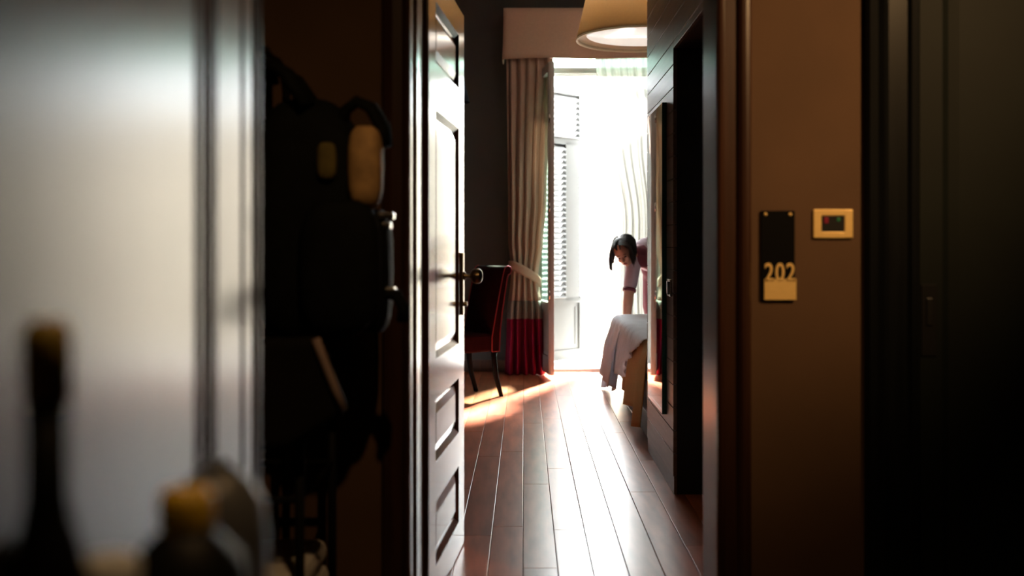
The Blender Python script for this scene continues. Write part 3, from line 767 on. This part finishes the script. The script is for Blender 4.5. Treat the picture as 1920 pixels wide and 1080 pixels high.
# hair: cap and falling strands
hr = MB()
hr.ell(H(0, -.030, .040), (.087, .092, .090), HR, 26)
rg = random.Random(3)
G = Vector((0, 0, -1))
for i in range(700):
    th = rg.uniform(-1, 1); ph0 = rg.uniform(-.2, 1.0)
    side = -1 if th < 0 else 1
    # start at the parting, run over the skull sideways/back then fall
    y0 = rg.uniform(-.09, .062)
    p = H(side * .006, y0, .118 - .9 * max(0, y0 - .0) ** 2 * 18)
    pts = [p]; aang = rg.uniform(.9, 1.5)
    for st in range(1, 5):
        t = st / 4 * aang
        rx = .094 + rg.uniform(-.005, .006)
        yy = y0 + (-.035 * st / 4 if y0 < .02 else -.010 * st / 4)
        pts.append(H(side * rx * math.sin(t), yy, .028 + .094 * math.cos(t)))
    L_ = rg.uniform(.10, .165) * (1.0 if y0 > -.03 else .9)
    d = (pts[-1] - pts[-2]).normalized(); q = pts[-1]
    for st in range(5):
        d = (d * .55 + G * .55).normalized(); q = q + d * L_ / 5
        # keep hair off the face
        loc = HR.transposed() @ (q - HC)
        if abs(loc.x) < .070 and loc.y > -.02: q = HC + HR @ Vector((math.copysign(.073, loc.x if abs(loc.x) > .004 else side), loc.y, loc.z))
        pts.append(q)
    r0 = rg.uniform(.0028, .005)
    hr.tube(pts, [r0] * 6 + [r0 * .9, r0 * .7, r0 * .5, r0 * .15], 5)
pbuild(hr, 'hair', M['hair'])
# uniform
dr = MB()
dr.cone(pel, sp1, .155, .135).cone(sp1, chs, .135, .145).cone(chs, chs.lerp(nb, .7), .128, .075)
dr.cone(chs, shR, .11, .066).cone(chs, shL, .11, .066)
for s_, e_ in ((shR, elR), (shL, elL)):
    dr.cone(s_, s_.lerp(e_, .70), .066, .060)
dr.cone(pel, Vector((1.25, 9.16, .78)), .155, .175, 20).cone(Vector((1.25, 9.16, .78)), Vector((1.25, 9.16, .60)), .175, .180, 20)
remesh(pbuild(dr, 'uniform_dress', M['lilac']), .010, 5)
for s_, e_ in ((shR, elR), (shL, elL)):
    a_ = s_.lerp(e_, .82); c_ = s_.lerp(e_, .91)
    pbuild(MB().tube([a_, c_], [.0580, .0575], 24), 'sleeve_cuff', M['maroon'])
# maroon bib/collar
bi = MB()
bi.cone((.985, 8.735, 1.055), (1.09, 8.80, 1.045), .058, .066).cone(chs.lerp(nb, .55) + Vector((-.01, -.035, -.02)), chs + Vector((.02, -.055, -.045)), .088, .105).cone(chs.lerp(nb, .45), nb, .096, .072)
remesh(pbuild(bi, 'collar', M['maroon']), .010, 4)
ap = MB().cone(sp1 + Vector((-.02, -.02, -.06)), pel + Vector((-.03, -.01, -.05)), .125, .160).cone(pel + Vector((-.035, -.01, -.05)), Vector((1.225, 9.13, .64)), .160, .170)
remesh(pbuild(ap, 'apron', M['maroon']), .012, 4)
for fx_, sy in ((1.22, -.0945), (1.30, .0945)):
    pbuild(MB().ell((fx_ - .045, 9.175 + sy, .036), (.125, .044, .038), None, 16, lambda p: Vector((p.x, p.y, max(p.z, -.9)))), 'shoe', M['shoe'])

# ------------------------------------------------------------------ linen trolley with the backpack
tr = empty('linen_trolley', (-.86, 2.57, 0), 0, 'dark steel linen trolley behind the glossy door leaf', 'trolley')
for x, y in ((-.34, -.20), (.34, -.20), (-.34, .20), (.34, .20)):
    MB().tube([(x, y, .10), (x, y, .90)], .012, 10).build('post', M['steel'], tr)
    MB().lathe([(0, -.014), (.045, -.014), (.05, -.008), (.05, .008), (.045, .014), (0, .014)], (x, y, .05), 20, 'Y').build('wheel', M['black'], tr)
MB().tube([(.216, .20, .29), (.216, .20, 1.60), (.216, .17, 1.655), (.216, .10, 1.668), (.216, .02, 1.664), (.216, -.03, 1.675)], .011, 10).build('hook_mast', M['steel'], tr)
for z in (.26, .10):
    MB().box((-.36, -.22, z), (.36, .22, z + .025), ch=.004).build('shelf', M['steel'], tr)
for z in (.60, .895):
    MB().tube([(-.34, -.20, z), (.34, -.20, z), (.34, .20, z), (-.34, .20, z), (-.34, -.20, z)], .009, 8).build('rail', M['steel'], tr)

# charcoal linen bag hanging on the trolley rail
lb = empty('linen_bag', (-.575, 2.315, -.1785), 0, 'charcoal linen bag with an edge coloured as lit by the window under the backpack', 'bag')
def bagf(u, v):
    x = -.17 + u * (.33 - .0 * v); z = 1.02 - v * (.20 + .06 * u)
    if u > .9: x += .0
    return (x * (1 - .10 * (1 - v)) + .035 * v, -.03 - .03 * math.sin(math.pi * u), z)
lb.scale = (1.15, 1.15, 1.15)
bq = [(-.20, 1.0), (.10, 1.01), (.155, .865), (.05, .80), (-.20, .76)]
vs = [(x, -.045, z) for x, z in bq] + [(x, .025, z) for x, z in bq]; n = len(bq)
o = MB().add(vs, [tuple(range(n))[::-1], tuple(range(n, 2 * n))] + [(i, (i + 1) % n, n + (i + 1) % n, n + i) for i in range(n)]).build('sack', M['bin'], lb)
recalc(o); md = o.modifiers.new('round', 'BEVEL'); md.width = .018; md.segments = 3
tag(MB().tube([(.100, -.048, 1.01), (.115, -.050, .97), (.135, -.050, .92), (.153, -.046, .872)], .0085, 8).build('lit_edge_strip', M['lit_piping'], lb), 'edge strip coloured pale as lit by the window')
for i, (z, dx) in enumerate(((.2855, 0), (.3505, -.006))):
    tb = MB().box((-.74 + dx, 2.395, z), (-.515 + dx, 2.72, z + .064), ch=.024)
    o = tb.build('folded_towel', M['towel']); tag(o, ['white folded towel under the other one on the trolley', 'white folded towel lying on top of another on the trolley'][i], 'towel', 'towels on the trolley')

# backpack
bpk = empty('backpack', (-.508, 2.60, .939), 0, 'large black nylon backpack with buckles and tan panel hanging before the doorway', 'backpack')
bpk.scale = (1.32, 1.32, 1.32)
def sup(c, r, e, n=28, shear=None):
    def fn(p):
        q = Vector([math.copysign(abs(t) ** e, t) for t in p]); return q
    mb = MB().ell(c, r, None, n, fn)
    if shear: mb.v = [shear(v) for v in mb.v]
    return mb
def shp(v):
    x, y, z = v; t = max(0, min(1, z / .48))
    w = 1 - .22 * t ** 2
    return ((x + .02) * w - .02 - .02 * t, y * (1 - .2 * t), z)
sup((-.01, 0, .235), (.125, .085, .235), .62, 32, shp).build('main_bag', M['nylon'], bpk)
sup((.045, -.075, .15), (.075, .04, .125), .6, 24).build('front_pocket', M['nylon'], bpk)
sup((.095, .0, .14), (.035, .07, .12), .6, 20).build('side_pocket', M['nylon'], bpk)
tag(sup((.088, -.050, .335), (.032, .045, .078), .6, 20).build('side_panel', M['tan'], bpk), 'tan canvas side panel')
tag(sup((.020, -.078, .345), (.018, .012, .035), .6, 16).build('patch', M['olive'], bpk), 'olive patch')
MB().tube([(.035, -.02, .40), (.045, -.025, .445), (.068, -.028, .462), (.095, -.03, .45), (.118, -.03, .41), (.122, -.03, .375)], .012, 8, True, 1.6).build('grab_handle', M['nylon'], bpk)
for dy in (-.055, .05):
    MB().tube([(-.02, dy, .45), (-.06, dy * .8, .51), (-.10, dy * .6, .535), (-.118, dy * .4, .50), (-.125, dy, .40), (-.130, dy, .25), (-.115, dy, .08)], .014, 8, True, 1.8).build('shoulder_strap', M['nylon'], bpk)
MB().tube([(-.10, -.03, .505), (-.108, 0, .545), (-.10, .03, .505)], .008, 8).build('hang_loop', M['nylon'], bpk)
for z, dx in ((.245, .128), (.227, .122), (.105, .130)):
    tag(MB().box((dx - .020, -.05, z - .007), (dx + .012, -.028, z + .006), ch=.003).build('buckle', M['chrome'], bpk), 'silver buckle')
MB().tube([(.11, -.035, .10), (.145, -.04, .095), (.158, -.04, .07), (.155, -.04, .045)], .012, 8, True, 1.4).build('strap_end', M['nylon'], bpk)

# ------------------------------------------------------------------ service cart with bottles close to the camera
CT = .855
sv = empty('service_cart', (-.10, .80, 0), 0, 'grey service cart carrying cleaning bottles', 'cart')
MB().box((-.25, -.17, CT - .03), (.25, .22, CT), ch=.006).build('top_tray', M['steel'], sv)
MB().box((-.25, -.17, .2), (.25, .22, .225), ch=.006).build('shelf', M['steel'], sv)
for x in (-.23, .23):
    for y in (-.15, .20):
        MB().tube([(x, y, .06), (x, y, CT - .02)], .012, 8).build('post', M['steel'], sv)
        MB().lathe([(0, -.012), (.04, -.012), (.045, 0), (.04, .012), (0, .012)], (x, y, .045), 16, 'Y').build('wheel', M['black'], sv)
def px(xp, d): return (xp - 983) / 1920 * d
def bottle(name, xp, d, label, body, cap, capmat, bodymat, group='cleaning bottles on the cart'):
    r = empty(name, (px(xp, d), d, CT), 0, label, 'bottle', group)
    MB().lathe(body, (0, 0, 0), 36).build('body', bodymat, r)
    MB().lathe(cap, (0, 0, 0), 30).build('cap', capmat, r)
    return r
# tall dark bottle with olive cap
bottle('spray_bottle', 88, .655, 'tall slim black bottle with an olive yellow cap', [(0, 0), (.024, 0), (.026, .01), (.026, .12), (.018, .15), (.0135, .17), (.0135, .235), (0, .235)],
       [(0, .235), (.0155, .235), (.0155, .278), (.012, .287), (0, .288)], M['oliveplastic'], M['botblack'])
bottle('squat_bottle', 350, .78, 'squat black bottle with a bright yellow cap', [(0, 0), (.046, 0), (.048, .01), (.048, .065), (.042, .095), (.026, .113), (.020, .118), (0, .118)],
       [(0, .117), (.0195, .117), (.0205, .122), (.0205, .144), (.018, .149), (0, .15)], M['yellow'], M['botblack'])
bottle('grey_jug', 408, .915, 'translucent grey round-shouldered jug beside the yellow-capped bottle', [(0, 0), (.042, 0), (.044, .01), (.044, .08), (.040, .105), (.028, .126), (.016, .134), (0, .135)],
       [(0, .134), (.012, .134), (.012, .142), (0, .143)], M['greyplastic'], M['greyplastic'])
bottle('white_cap_bottle', 205, .70, 'black bottle with a white cap between the other bottles', [(0, 0), (.034, 0), (.036, .01), (.036, .06), (.022, .085), (0, .085)],
       [(0, .084), (.020, .084), (.020, .118), (.016, .122), (0, .123)], M['whiteplastic'], M['botblack'])
bottle('black_flask', 25, .70, 'short black flask beside the tall slim bottle', [(0, 0), (.030, 0), (.032, .01), (.032, .08), (.018, .11), (0, .11)],
       [(0, .109), (.015, .109), (.015, .13), (0, .132)], M['botblack'], M['botblack'])
